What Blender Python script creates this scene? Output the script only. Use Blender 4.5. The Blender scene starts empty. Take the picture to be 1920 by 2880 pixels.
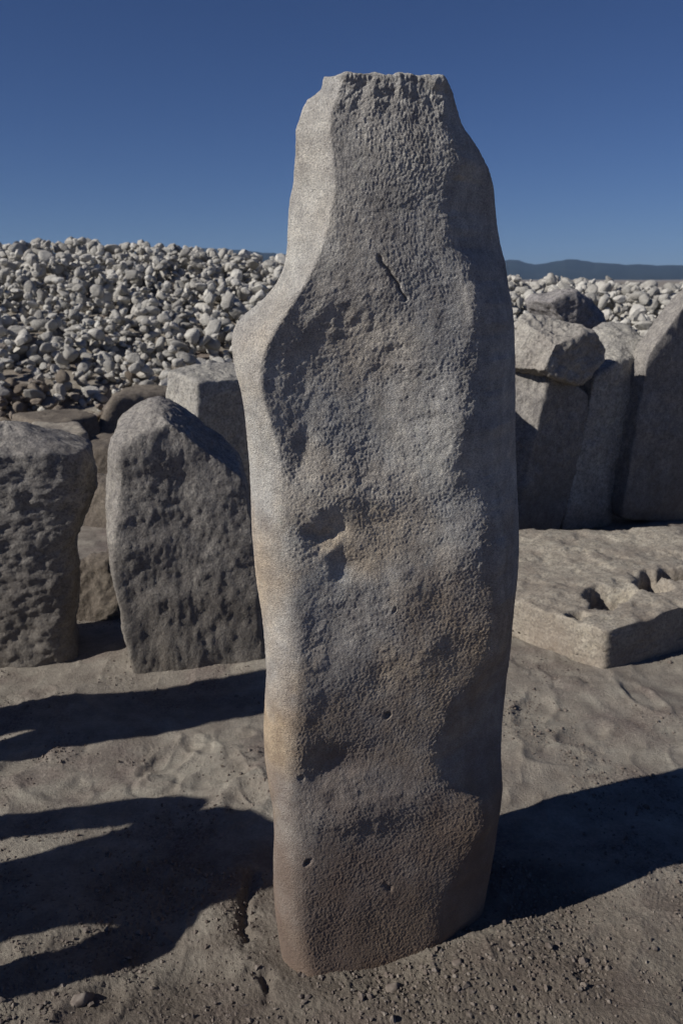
import bpy, math, random
import numpy as np
from mathutils import Vector

# ------------------------------------------------------------------ camera, sky, sun, exposure
SC = bpy.context.scene
COL = SC.collection
CAM_H = 1.5
FPX = 2400.0                                   # focal length in photo pixels (1920 x 2880)
PITCH = math.atan((1440 - 785) / FPX)
SUN_AZ = math.radians(69)                      # heading of the shadows, clockwise from +Y
SUN_EL = math.radians(33)

cam_data = bpy.data.cameras.new('camera')
cam_data.sensor_fit = 'VERTICAL'
cam_data.sensor_height = 36.0
cam_data.sensor_width = 24.0
cam_data.lens = FPX / 2880 * 36.0
cam_data.clip_start = 0.05
cam_data.clip_end = 30000
cam_data.dof.use_dof = True
cam_data.dof.focus_distance = 1.75
cam_data.dof.aperture_fstop = 8.0
cam = bpy.data.objects.new('camera', cam_data)
COL.objects.link(cam)
cam.location = (0, 0, CAM_H)
cam.rotation_euler = (math.pi / 2 - PITCH, 0, 0)
SC.camera = cam

world = bpy.data.worlds.new('World')
SC.world = world
world.use_nodes = True
wn = world.node_tree
wn.nodes.clear()
sky = wn.nodes.new('ShaderNodeTexSky')
sky.sky_type = 'NISHITA'
sky.sun_disc = False
sky.sun_elevation = SUN_EL
sky.sun_rotation = math.pi + SUN_AZ
sky.altitude = 2500
sky.air_density = 1.0
sky.dust_density = 0.0
sky.ozone_density = 3.0
bg = wn.nodes.new('ShaderNodeBackground')
bg.inputs['Strength'].default_value = 0.05
wo = wn.nodes.new('ShaderNodeOutputWorld')
tint = wn.nodes.new('ShaderNodeMix'); tint.data_type = 'RGBA'; tint.blend_type = 'MULTIPLY'   # camera white balance, even over the whole sky
tint.inputs[0].default_value = 1.0
tint.inputs[7].default_value = (0.50, 0.615, 0.93, 1)
wn.links.new(sky.outputs[0], tint.inputs[6])
wn.links.new(tint.outputs[2], bg.inputs['Color'])
wn.links.new(bg.outputs[0], wo.inputs['Surface'])

sun_data = bpy.data.lights.new('sun', 'SUN')
sun_data.energy = 5.0
sun_data.angle = math.radians(0.5)
sun_data.color = (1.0, 0.95, 0.88)
sun = bpy.data.objects.new('sun', sun_data)
COL.objects.link(sun)
SH = np.array([math.sin(SUN_AZ), math.cos(SUN_AZ)])        # shadow heading on the ground
SQ = np.array([-SH[1], SH[0]])                             # across it
ldir = Vector((SH[0] * math.cos(SUN_EL), SH[1] * math.cos(SUN_EL), -math.sin(SUN_EL)))
sun.rotation_euler = ldir.to_track_quat('-Z', 'Y').to_euler()
sun.location = (-20, -8, 14)

SC.view_settings.view_transform = 'Standard'
SC.view_settings.look = 'None'
SC.view_settings.gamma = 1.0
SC.view_settings.exposure = 0.0

# ------------------------------------------------------------------ helpers
rng = np.random.default_rng(7)
random.seed(7)
D = 1920 / 1568.0                               # survey sketch scale -> photo pixels


def ray(u, v):
    a = (u - 960) / FPX
    b = -(v - 1440) / FPX
    return np.array([a, math.cos(PITCH) + b * math.sin(PITCH), -math.sin(PITCH) + b * math.cos(PITCH)])


_perm = rng.permutation(256).astype(np.int32)
_perm = np.concatenate([_perm, _perm, _perm])
_g3 = rng.normal(size=(256, 3))
_g3 /= np.linalg.norm(_g3, axis=1)[:, None]
_ang = rng.uniform(0, 2 * np.pi, 256)
_g2 = np.stack([np.cos(_ang), np.sin(_ang)], 1)


def noise2(x, y):
    xi = np.floor(x).astype(np.int32); yi = np.floor(y).astype(np.int32)
    xf = x - xi; yf = y - yi
    u = xf * xf * xf * (xf * (xf * 6 - 15) + 10); v = yf * yf * yf * (yf * (yf * 6 - 15) + 10)
    xi &= 255; yi &= 255
    x1 = (xi + 1) & 255; y1 = (yi + 1) & 255

    def g(a, b, dx, dy):
        k = _perm[_perm[a] + b]
        return _g2[k, 0] * dx + _g2[k, 1] * dy
    n00 = g(xi, yi, xf, yf); n10 = g(x1, yi, xf - 1, yf)
    n01 = g(xi, y1, xf, yf - 1); n11 = g(x1, y1, xf - 1, yf - 1)
    a = n00 + u * (n10 - n00); b = n01 + u * (n11 - n01)
    return (a + v * (b - a)) * 1.5


def noise3(p):
    pi = np.floor(p).astype(np.int32)
    f = p - pi
    w = f * f * f * (f * (f * 6 - 15) + 10)
    pi &= 255
    q = (pi + 1) & 255
    out = 0
    for cx in (0, 1):
        ix = q[:, 0] if cx else pi[:, 0]
        wx = w[:, 0] if cx else 1 - w[:, 0]
        px = _perm[ix]
        for cy in (0, 1):
            iy = q[:, 1] if cy else pi[:, 1]
            wy = w[:, 1] if cy else 1 - w[:, 1]
            pxy = _perm[px + iy]
            for cz in (0, 1):
                iz = q[:, 2] if cz else pi[:, 2]
                wz = w[:, 2] if cz else 1 - w[:, 2]
                k = _perm[pxy + iz]
                d = _g3[k, 0] * (f[:, 0] - cx) + _g3[k, 1] * (f[:, 1] - cy) + _g3[k, 2] * (f[:, 2] - cz)
                out = out + wx * wy * wz * d
    return out * 1.5


def fbm3(p, scale, octs, seed=0.0, gain=0.5):
    s = 0; a = 1.0; f = scale
    for i in range(octs):
        s = s + a * noise3(p * f + seed + 17.3 * i)
        a *= gain; f *= 2.03
    return s


def fbm2(x, y, scale, octs, seed=0.0, gain=0.5):
    s = 0; a = 1.0; f = scale
    for i in range(octs):
        s = s + a * noise2(x * f + seed + 13.7 * i, y * f + seed * 1.7 + 5.1 * i)
        a *= gain; f *= 2.03
    return s


def sstep(a, b, x):
    t = np.clip((x - a) / (b - a), 0, 1)
    return t * t * (3 - 2 * t)


def mesh_from(name, verts, quads=None, tris=None):
    verts = np.ascontiguousarray(verts, dtype=np.float32)
    me = bpy.data.meshes.new(name)
    me.vertices.add(len(verts))
    me.vertices.foreach_set('co', verts.ravel())
    loops = []; starts = []; tot = 0
    if quads is not None and len(quads):
        q = np.asarray(quads, np.int32); loops.append(q.ravel())
        starts.append(np.arange(len(q), dtype=np.int32) * 4); tot = q.size
    if tris is not None and len(tris):
        t = np.asarray(tris, np.int32); loops.append(t.ravel())
        starts.append(tot + np.arange(len(t), dtype=np.int32) * 3); tot += t.size
    loops = np.concatenate(loops); starts = np.concatenate(starts)
    me.loops.add(len(loops))
    me.loops.foreach_set('vertex_index', loops)
    me.polygons.add(len(starts))
    me.polygons.foreach_set('loop_start', starts)
    me.polygons.foreach_set('use_smooth', np.ones(len(starts), dtype=bool))
    me.update(calc_edges=True)
    me.validate()
    return me


def vnormals(me):
    n = np.empty(len(me.vertices) * 3, np.float32)
    me.vertex_normals.foreach_get('vector', n)
    return n.reshape(-1, 3)


def set_co(me, v):
    me.vertices.foreach_set('co', np.ascontiguousarray(v, np.float32).ravel())
    me.update()


def link(name, me, mat, loc=(0, 0, 0), label=None, cat=None, group=None, kind=None):
    o = bpy.data.objects.new(name, me)
    COL.objects.link(o)
    o.location = loc
    if mat is not None and len(me.materials) == 0:
        me.materials.append(mat)
    if label: o['label'] = label
    if cat: o['category'] = cat
    if group: o['group'] = group
    if kind: o['kind'] = kind
    return o


# ------------------------------------------------------------------ materials
class NT:
    def __init__(self, name):
        self.m = bpy.data.materials.new(name)
        self.m.use_nodes = True
        self.t = self.m.node_tree
        self.t.nodes.clear()
        self.out = self.n('ShaderNodeOutputMaterial')
        self.b = self.n('ShaderNodeBsdfPrincipled')
        self.t.links.new(self.b.outputs[0], self.out.inputs['Surface'])
        self.b.inputs['Specular IOR Level'].default_value = 0.2

    def n(self, k, **kw):
        x = self.t.nodes.new(k)
        for a, v in kw.items(): setattr(x, a, v)
        return x

    def l(self, a, b): self.t.links.new(a, b)

    def noise(self, vec, scale, detail=4, rough=0.6):
        x = self.n('ShaderNodeTexNoise')
        x.inputs['Scale'].default_value = scale
        x.inputs['Detail'].default_value = detail
        x.inputs['Roughness'].default_value = rough
        self.l(vec, x.inputs['Vector'])
        return x.outputs[0]

    def ramp(self, fac, stops):
        r = self.n('ShaderNodeValToRGB')
        e = r.color_ramp.elements
        while len(e) < len(stops): e.new(0.5)
        for i, (p, c) in enumerate(stops):
            e[i].position = p
            e[i].color = (*c, 1) if len(c) == 3 else c
        self.l(fac, r.inputs[0])
        return r.outputs[0]

    def mix(self, fac, a, b, mode='MIX'):
        x = self.n('ShaderNodeMix', data_type='RGBA', blend_type=mode)
        for s, v in ((x.inputs[0], fac), (x.inputs[6], a), (x.inputs[7], b)):
            if isinstance(v, (int, float)): s.default_value = v
            elif isinstance(v, tuple): s.default_value = (*v, 1)
            else: self.l(v, s)
        return x.outputs[2]

    def math(self, op, a, b=0.0, clamp=False):
        x = self.n('ShaderNodeMath', operation=op, use_clamp=clamp)
        for s, v in zip(x.inputs, (a, b)):
            if isinstance(v, (int, float)): s.default_value = v
            else: self.l(v, s)
        return x.outputs[0]

    def bump(self, h, strength, dist, prev=None):
        x = self.n('ShaderNodeBump')
        x.inputs['Strength'].default_value = strength
        x.inputs['Distance'].default_value = dist
        self.l(h, x.inputs['Height'])
        if prev is not None: self.l(prev, x.inputs['Normal'])
        return x.outputs[0]


def granite(name, light, dark, mud, mud_lo=0.0, mud_hi=0.8, grain=150.0, bump=0.5, bdist=0.003, warm=False):
    """weathered granite: pale grains over grey, mud stain that thins out upwards"""
    t = NT(name)
    tc = t.n('ShaderNodeTexCoord').outputs['Object']
    sep = t.n('ShaderNodeSeparateXYZ'); t.l(tc, sep.inputs[0])
    big = t.noise(tc, 5.0, 5, 0.6)
    mid = t.noise(tc, 26.0, 4, 0.65)
    fine = t.noise(tc, grain, 4, 0.75)
    c = t.ramp(mid, [(0.30, dark), (0.66, light)])
    # speckle of dark mica and pale feldspar
    sp = t.n('ShaderNodeTexVoronoi'); sp.inputs['Scale'].default_value = grain * 1.4
    t.l(tc, sp.inputs['Vector'])
    spk = t.ramp(sp.outputs['Color'], [(0.2, (0.42, 0.42, 0.44)), (0.5, (1, 1, 1)), (0.85, (1.3, 1.27, 1.2))])
    c = t.mix(0.55, c, spk, 'MULTIPLY')
    c = t.mix(0.5, c, t.ramp(fine, [(0.3, (0.6, 0.6, 0.6)), (0.7, (1.3, 1.3, 1.3))]), 'MULTIPLY')
    c = t.mix(0.45, c, t.ramp(big, [(0.35, (0.72, 0.71, 0.74)), (0.65, (1.18, 1.16, 1.1))]), 'MULTIPLY')
    if warm:                                    # ochre weathering in patches, darker runs down the face
        wp = t.ramp(t.noise(tc, 3.4, 4, 0.55), [(0.46, (0, 0, 0)), (0.62, (1, 1, 1))])
        wz = t.ramp(t.math('MULTIPLY', sep.outputs['Z'], 0.5), [(0.30, (1, 1, 1)), (0.78, (0.15, 0.15, 0.15))])
        c = t.mix(t.math('MULTIPLY', wp, wz), c, t.mix(1.0, c, (1.28, 1.06, 0.80), 'MULTIPLY'))
        mp = t.n('ShaderNodeMapping'); mp.inputs['Scale'].default_value = (22, 22, 2.2); t.l(tc, mp.inputs[0])
        st = t.ramp(t.noise(mp.outputs[0], 1.0, 4, 0.6), [(0.36, (0.80, 0.78, 0.77)), (0.55, (1, 1, 1))])
        c = t.mix(0.7, c, st, 'MULTIPLY')
        c = t.mix(t.ramp(t.noise(tc, 38.0, 3, 0.6), [(0.62, (0, 0, 0)), (0.72, (0.45, 0.45, 0.45))]), c, (0.50, 0.50, 0.44))   # lichen
    # mud stain by height with a ragged edge
    zz = t.math('ADD', sep.outputs['Z'], t.math('MULTIPLY', t.math('SUBTRACT', big, 0.5), 0.9))
    mr = t.n('ShaderNodeMapRange'); mr.clamp = True
    t.l(zz, mr.inputs['Value'])
    mr.inputs['From Min'].default_value = mud_hi; mr.inputs['From Max'].default_value = mud_lo
    mr.inputs['To Min'].default_value = 0.0; mr.inputs['To Max'].default_value = 0.9
    mudc = t.mix(t.noise(tc, 14.0, 5, 0.7), mud, tuple(x * 0.62 for x in mud))
    mudc = t.mix(0.5, mudc, t.ramp(fine, [(0.3, (0.6, 0.6, 0.6)), (0.7, (1.3, 1.3, 1.3))]), 'MULTIPLY')
    c = t.mix(mr.outputs[0], c, mudc)
    t.l(c, t.b.inputs['Base Color'])
    t.b.inputs['Roughness'].default_value = 0.9
    nb = t.bump(t.noise(tc, 180.0, 3, 0.6), 0.7, 0.0028) if warm else t.bump(mid, bump * 0.5, bdist * 3)
    nb = t.bump(fine, bump, bdist, nb)
    t.l(nb, t.b.inputs['Normal'])
    return t.m


def mud_material():
    t = NT('dried_mud')
    geo = t.n('ShaderNodeNewGeometry').outputs['Position']
    big = t.noise(geo, 1.6, 5, 0.6)
    mid = t.noise(geo, 11.0, 6, 0.65)
    fine = t.noise(geo, 110.0, 4, 0.7)
    c = t.ramp(mid, [(0.32, (0.20, 0.177, 0.150)), (0.5, (0.262, 0.238, 0.203)), (0.7, (0.33, 0.308, 0.262))])
    c = t.mix(0.55, c, t.ramp(big, [(0.35, (0.75, 0.7, 0.7)), (0.65, (1.12, 1.12, 1.08))]), 'MULTIPLY')
    # patches of purplish grit
    pm = t.ramp(t.noise(geo, 2.7, 4, 0.6), [(0.5, (0, 0, 0)), (0.64, (1, 1, 1))])
    grit = t.ramp(fine, [(0.35, (0.085, 0.06, 0.055)), (0.6, (0.2, 0.16, 0.145)), (0.75, (0.26, 0.235, 0.2))])
    c = t.mix(t.math('MULTIPLY', pm, 0.6), c, grit)
    c = t.mix(0.45, c, t.ramp(fine, [(0.3, (0.6, 0.6, 0.6)), (0.7, (1.3, 1.3, 1.3))]), 'MULTIPLY')
    # wet gritty soil plus vignette painted into the colour: near ground darker, ragged edge
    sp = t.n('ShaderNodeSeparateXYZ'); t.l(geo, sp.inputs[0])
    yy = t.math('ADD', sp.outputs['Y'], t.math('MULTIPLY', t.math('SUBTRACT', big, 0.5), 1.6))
    damp_vignette = t.n('ShaderNodeMapRange'); t.l(yy, damp_vignette.inputs['Value'])
    damp_vignette.inputs['From Min'].default_value = 2.15; damp_vignette.inputs['From Max'].default_value = 1.5
    c = t.mix(damp_vignette.outputs[0], c, t.mix(1.0, c, (0.60, 0.575, 0.56), 'MULTIPLY'))
    t.l(c, t.b.inputs['Base Color'])
    t.b.inputs['Roughness'].default_value = 0.95
    nb = t.bump(mid, 0.35, 0.02)
    nb = t.bump(fine, 0.8, 0.006, nb)
    nb = t.bump(t.noise(geo, 330.0, 3, 0.7), 0.8, 0.004, nb)
    t.l(nb, t.b.inputs['Normal'])
    return t.m


def cobble_material(name, a, b, use_attr):
    t = NT(name)
    tc = t.n('ShaderNodeTexCoord').outputs['Object']
    if use_attr:
        at = t.n('ShaderNodeAttribute'); at.attribute_name = 'tint'
        r = at.outputs['Fac']
        tc = t.n('ShaderNodeNewGeometry').outputs['Position']
        sc = 9.0
        at2 = t.n('ShaderNodeAttribute'); at2.attribute_name = 'mud'
    else:
        r = t.n('ShaderNodeObjectInfo').outputs['Random']
        sc = 1.3
    c = t.ramp(r, [(0.0, a), (1.0, b)])
    if use_attr:
        c = t.mix(at2.outputs['Fac'], c, (0.19, 0.155, 0.125))
    n = t.noise(tc, sc, 5, 0.65)
    c = t.mix(0.6, c, t.ramp(n, [(0.3, (0.65, 0.62, 0.6)), (0.7, (1.2, 1.2, 1.18))]), 'MULTIPLY')
    t.l(c, t.b.inputs['Base Color'])
    t.b.inputs['Roughness'].default_value = 0.9
    t.l(t.bump(t.noise(tc, sc * 4, 4, 0.7), 0.5, 0.02 if use_attr else 0.15), t.b.inputs['Normal'])
    return t.m


M_MAIN = granite('granite_main', (0.665, 0.655, 0.62), (0.41, 0.40, 0.385), (0.26, 0.182, 0.136), 0.10, 1.10, grain=340, bump=1.0, bdist=0.006, warm=True)
M_STONE = granite('granite_grey', (0.30, 0.285, 0.265), (0.17, 0.16, 0.153), (0.17, 0.145, 0.115), -0.25, 0.7, grain=110, bump=0.7, bdist=0.006)
M_PALE = granite('granite_pale', (0.40, 0.385, 0.35), (0.27, 0.26, 0.24), (0.22, 0.18, 0.145), -0.5, 0.5, grain=80, bump=0.6, bdist=0.008)
M_SLAB = granite('granite_muddy_slab', (0.34, 0.315, 0.27), (0.24, 0.215, 0.18), (0.25, 0.2, 0.155), -0.2, 0.28, grain=90, bump=0.5, bdist=0.005)
M_BROWN = granite('stone_brown', (0.21, 0.185, 0.155), (0.125, 0.108, 0.09), (0.135, 0.11, 0.088), -0.2, 0.5, grain=80, bump=0.7, bdist=0.008)
M_DARK = granite('stone_dark_grey', (0.32, 0.305, 0.30), (0.19, 0.182, 0.18), (0.15, 0.13, 0.11), -1.5, -0.5, grain=80, bump=0.7, bdist=0.008)
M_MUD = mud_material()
M_COB = cobble_material('cobble_pale', (0.33, 0.32, 0.297), (0.55, 0.535, 0.495), False)
M_COBB = cobble_material('cobble_muddy', (0.15, 0.125, 0.10), (0.27, 0.235, 0.195), False)
M_HEAP = cobble_material('cobble_heap', (0.31, 0.30, 0.277), (0.55, 0.535, 0.495), True)

# ------------------------------------------------------------------ terrain
CREST_X = np.array([-14, -9, -5.8, -3.8, -1.0, 2.9, 5.8, 9, 14.0])
CREST_Z = np.array([1.0, 1.55, 1.72, 1.76, 1.52, 1.22, 1.05, 0.95, 0.8])
FOOT_X = np.array([-14, -6, -2, 0.5, 2.5, 6, 14.0])
FOOT_Y = np.array([8.0, 8.6, 8.9, 8.7, 7.4, 6.5, 5.5])


def mound_h(x, y):
    zc = np.interp(x, CREST_X, CREST_Z)
    yf = np.interp(x, FOOT_X, FOOT_Y)
    yc = 14.0 + 0.3 * np.sin(x * 0.7)
    s = (y - yf) / (yc - yf)
    up = np.clip(s, 0, 1)
    prof = 1 - (1 - up) ** 1.35
    back = 1 - 0.5 * sstep(17, 24, y) - 0.5 * sstep(22, 40, y)
    side = 1 - sstep(11, 24, np.abs(x))
    return zc * prof * back * side


# foot prints and scuffs in the soft mud: x, y, half length, half width, heading, depth
def ground_at(u, v):
    d = ray(u, v); t = -CAM_H / d[2]
    return d[0] * t, d[1] * t


PRINTS = []
for (u, v, a, b, hd, dp) in [(300, 2170, .11, .06, 0.3, .010), (480, 2110, .12, .05, 0.9, .018), (620, 2160, .11, .05, 0.4, .018),
                             (150, 2190, .12, .07, 2.6, .009), (690, 2230, .10, .06, 1.5, .02), (560, 2080, .08, .04, 2.4, .012),
                             (60, 2130, .10, .05, 1.0, .016), (1500, 2000, .13, .06, 1.1, .018), (1640, 2070, .12, .05, .6, .016),
                             (1800, 1960, .13, .05, 1.8, .018), (1560, 2140, .1, .05, .2, .015), (640, 2060, .09, .035, .2, .02),
                             (250, 2840, .10, .05, .9, .015), (560, 2720, .09, .05, .3, .01), (1700, 2700, .12, .05, .8, .01),
                             (430, 2180, .06, .05, .3, -.015), (180, 2105, .06, .05, .3, -.012), (700, 2110, .06, .04, .6, -.012),
                             (1600, 1930, .06, .05, .3, -.012)]:
    x, y = ground_at(u, v)
    PRINTS.append((x, y, a, b, hd, dp))
GROOVE = np.array([ground_at(u, v) for u, v in [(705, 2440), (690, 2520), (690, 2600), (720, 2680), (765, 2790)]])


def seg_dist(x, y, pts):
    d = np.full(x.shape, 1e9)
    for (ax, ay), (bx, by) in zip(pts[:-1], pts[1:]):
        vx, vy = bx - ax, by - ay
        t = np.clip(((x - ax) * vx + (y - ay) * vy) / (vx * vx + vy * vy), 0, 1)
        d = np.minimum(d, np.hypot(x - ax - t * vx, y - ay - t * vy))
    return d


def crumb_mask(x, y):
    near = 1 - sstep(1.75, 2.25, y + 0.25 * fbm2(x, y, 2.2, 2, 40))
    patch = sstep(0.05, 0.4, fbm2(x, y, 3.0, 3, 11))
    return np.clip(near * (0.55 + 0.6 * fbm2(x, y, 2.6, 2, 3)) + 0.55 * patch, 0, 1)


def ground_h(x, y, detail=True):
    r = np.hypot(x, y)
    h = 0.030 * fbm2(x, y, 0.9, 3, 2.0) * (1 - sstep(8, 12, r))
    h = h + mound_h(x, y) + 0.035 * sstep(2.85, 3.15, y + 0.12 * x) * (1 - sstep(0.2, 0.9, x)) * sstep(-1.15, -0.85, x) * (1 - sstep(3.6, 5.0, y))
    h = h + 1.2 * sstep(60, 400, r) * fbm2(x, y, 0.004, 2, 9.0)
    if detail:
        k = r < 9
        xx, yy = x[k], y[k]
        fade = 1 - sstep(5.5, 9, r[k])
        d = 0.012 * fbm2(xx, yy, 3.3, 3, 5.0)
        # scuffed ridges
        rd = 1 - np.abs(fbm2(xx, yy, 5.2, 2, 21.0)) * 2.2
        d = d + 0.006 * np.clip(rd, 0, 1) ** 3 * (0.35 + 0.65 * sstep(-0.2, 0.3, fbm2(xx, yy, 1.7, 2, 31)))
        for (px, py, a, b, hd, dp) in PRINTS:
            c, s = math.cos(hd), math.sin(hd)
            la = (xx - px) * c + (yy - py) * s; lb = -(xx - px) * s + (yy - py) * c
            q = np.sqrt((la / a) ** 2 + (lb / b) ** 2) + 0.18 * fbm2(xx, yy, 14.0, 2, 71)
            d = d - 0.55 * dp * (1 - sstep(0.55, 1.1, q)) + 0.3 * dp * np.exp(-((q - 1.2) / 0.2) ** 2)
        cm = crumb_mask(xx, yy)
        c1 = fbm2(xx, yy, 60.0, 2, 51.0)
        c2 = fbm2(xx, yy, 140.0, 2, 61.0)
        d = d + cm * (0.0022 * c1 + 0.0034 * np.clip(c2, -0.8, 0.5)) + 0.0009 * c2
        gd = seg_dist(xx, yy, GROOVE)
        gw = 0.016 + 0.008 * fbm2(xx, yy, 25.0, 2, 81.0)
        d = d - 0.020 * np.exp(-(gd / gw) ** 2) * sstep(-0.25, 0.2, fbm2(xx, yy, 9.0, 2, 91.0))
        # mud heaped against the foot of the tall stone
        md = np.hypot((xx - 0.06) / 0.34, (yy - 1.82) / 0.31)
        d = d - 0.012 * np.exp(-(md / 1.3) ** 4) + 0.010 * np.exp(-((md - 1.08) / 0.16) ** 2)
        h[k] += d * fade
    return h


fine = np.radians(29)
ang = np.concatenate([np.linspace(-np.pi, -fine, 70, endpoint=False), np.linspace(-fine, fine, 490), np.linspace(fine, np.pi, 71)[1:-1]])
rad = np.concatenate([np.linspace(0.05, 1.15, 14, endpoint=False), np.geomspace(1.15, 2.6, 300, endpoint=False),
                      np.geomspace(2.6, 6.0, 190, endpoint=False), np.geomspace(6.0, 16, 70, endpoint=False), np.geomspace(16, 9000, 46)])
AA, RR = np.meshgrid(ang, rad)
gx = (RR * np.sin(AA)).ravel(); gy = (RR * np.cos(AA)).ravel()
gz = ground_h(gx, gy)
nA, nR = len(ang), len(rad)
i, j = np.meshgrid(np.arange(nR - 1), np.arange(nA), indexing='ij')
j2 = (j + 1) % nA
quads = np.stack([i * nA + j, (i + 1) * nA + j, (i + 1) * nA + j2, i * nA + j2], -1).reshape(-1, 4)[:, ::-1]
centre = len(gx)
tris = np.stack([np.full(nA, centre), np.arange(nA), (np.arange(nA) + 1) % nA], 1)[:, ::-1]
gv = np.stack([np.append(gx, 0), np.append(gy, 0), np.append(gz, gz[:nA].mean())], 1)
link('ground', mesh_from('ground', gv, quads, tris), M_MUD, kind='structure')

# ------------------------------------------------------------------ far hills
t = NT('hill_scrub')
geo = t.n('ShaderNodeNewGeometry').outputs['Position']
t.l(t.ramp(t.noise(geo, 0.012, 6, 0.7), [(0.35, (0.014, 0.019, 0.018)), (0.6, (0.022, 0.027, 0.023)), (0.75, (0.036, 0.037, 0.028))]), t.b.inputs['Base Color'])
t.b.inputs['Roughness'].default_value = 1.0
M_HILL = t.m


def hills(name, prof_uv, Rr, seed):
    us = np.array([a * D for a, b in prof_uv]); vs = np.array([b * D for a, b in prof_uv])
    az = np.array([math.atan2(ray(u, v)[0], ray(u, v)[1]) for u, v in zip(us, vs)])
    el = np.array([ray(u, v)[2] / math.hypot(ray(u, v)[0], ray(u, v)[1]) for u, v in zip(us, vs)])
    aa = np.linspace(az[0], az[-1], 260)
    hh = CAM_H + Rr * np.interp(aa, az, el)
    hh = np.maximum(hh + 3.0 * fbm2(aa * 60, aa * 0, 1.0, 4, seed), -5)
    prof = [(-0.30, -0.05), (-0.22, 0.12), (-0.14, 0.42), (-0.07, 0.78), (-0.02, 0.97), (0, 1.0), (0.04, 0.96), (0.12, 0.7), (0.25, 0.3), (0.4, -0.05)]
    V = []
    for k, (dr, f) in enumerate(prof):
        wob = 1 + 0.02 * fbm2(aa * 25, aa * 0 + k * 0.35, 1.0, 3, seed + 4)
        r = Rr * (1 + dr) * np.where(f > 0.9, 1, wob)
        z = hh * f + (4 * fbm2(aa * 40, aa * 0 + k * 0.6, 1.0, 3, seed + 8) if 0.05 < f < 0.9 else 0)
        V.append(np.stack([r * np.sin(aa), r * np.cos(aa), z], 1))
    V = np.concatenate(V); n = len(aa); m = len(prof)
    i, j = np.meshgrid(np.arange(m - 1), np.arange(n - 1), indexing='ij')
    q = np.stack([i * n + j, i * n + j + 1, (i + 1) * n + j + 1, (i + 1) * n + j], -1).reshape(-1, 4)
    link(name, mesh_from(name, V, q), M_HILL, kind='structure')


hills('hills', [(-900, 640), (-500, 600), (-100, 585), (150, 572), (330, 567), (420, 568), (500, 571), (580, 577), (640, 583), (760, 600), (900, 620), (1000, 640)], 2900, 3.0)
hills('hills', [(900, 640), (1020, 622), (1100, 603), (1165, 597), (1190, 598), (1225, 608), (1260, 603), (1300, 595.5), (1325, 596), (1360, 603), (1420, 606), (1480, 608.5), (1568, 609), (1750, 600), (2000, 612), (2400, 600), (2900, 636)], 3300, 13.0)

# ------------------------------------------------------------------ the tall standing stone
L_PX = [(745, 186), (720, 200), (704, 216), (686, 255), (676, 290), (674, 340), (668, 420), (658, 460), (655, 510), (654, 570), (648, 612), (632, 652), (600, 690),
        (562, 720), (538, 746), (529, 772), (530, 800), (537, 845), (550, 885), (558, 930), (563, 1000), (568, 1060), (574, 1140), (577, 1220), (582, 1290),
        (588, 1350), (598, 1400), (603, 1440), (608, 1480), (612, 1540), (607, 1610), (603, 1680), (605, 1740), (614, 1800), (624, 1850),
        (629, 1920), (628, 1980), (628, 2030), (632, 2100), (638, 2160), (645, 2215), (650, 2300)]
R_PX = [(1002, 174), (1020, 182), (1032, 200), (1046, 240), (1058, 285), (1090, 330), (1114, 380), (1130, 430), (1140, 490), (1150, 550), (1162, 600), (1172, 660),
        (1180, 700), (1187, 760), (1190, 820), (1190, 900), (1187, 960), (1186, 1100), (1190, 1200), (1188, 1280), (1180, 1400), (1175, 1480),
        (1168, 1560), (1162, 1640), (1158, 1720), (1160, 1780), (1150, 1850), (1140, 1920), (1130, 1980), (1120, 2040), (1108, 2100), (1097, 2160), (1085, 2240)]
FL_PX = [(785, 186), (765, 230), (757, 300), (764, 380), (770, 430), (757, 500), (738, 570), (704, 645), (660, 712), (622, 770), (598, 830), (596, 880),
         (612, 950), (636, 1030), (645, 1100), (640, 1200), (650, 1300), (660, 1380), (664, 1450), (658, 1550), (660, 1650), (664, 1750), (662, 1850),
         (672, 1950), (674, 2050), (680, 2150), (705, 2240), (715, 2330)]
FR_PX = [(1002, 176), (1030, 250), (1046, 330), (1040, 420), (1040, 540), (1052, 575), (1090, 622), (1118, 680), (1130, 750), (1126, 850), (1120, 900),
         (1112, 1000), (1112, 1080), (1122, 1130), (1138, 1200), (1148, 1300), (1150, 1400), (1142, 1480), (1112, 1550), (1055, 1620), (1018, 1680),
         (1006, 1740), (1020, 1790), (1070, 1825), (1112, 1840), (1108, 1890), (1066, 1985), (1030, 2060), (1012, 2130), (1010, 2190), (1008, 2260)]


def front_y(x, z):
    k = np.interp(z, [0, 0.5, 1.1, 1.8], [0.285, 0.275, 0.24, 0.20])
    return 1.57 + 0.035 * z + k * (x + 0.04)


def to_stone(pts, dfun):
    """measure a silhouette or ridge of the stone: x, z on its face"""
    xs, zs = [], []
    for (a, b) in pts:
        d = ray(a * D, b * D)
        Y = 1.6
        for _ in range(12):
            x = d[0] * Y / d[1]; z = CAM_H + d[2] * Y / d[1]
            Y = front_y(x, z) + dfun * (0.15 + 0.85 * float(sstep(180, 460, b)))
        xs.append(x); zs.append(z)
    zs = np.array(zs); xs = np.array(xs)
    o = np.argsort(zs)
    return xs[o], zs[o]


fl = to_stone(FL_PX, 0.0); fr = to_stone(FR_PX, 0.01)
lf = to_stone(L_PX, 0.09); rt = to_stone(R_PX, 0.12)
ZT = max(rt[1].max(), lf[1].max()) - 0.006
NROW = 1000
zl = np.linspace(-0.12, ZT, NROW)


def smooth1(a, s):
    k = np.arange(-int(3 * s), int(3 * s) + 1)
    w = np.exp(-0.5 * (k / s) ** 2); w /= w.sum()
    ap = np.concatenate([np.full(len(k) // 2, a[0]), a, np.full(len(k) // 2, a[-1])])
    return np.convolve(ap, w, 'valid')


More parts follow.
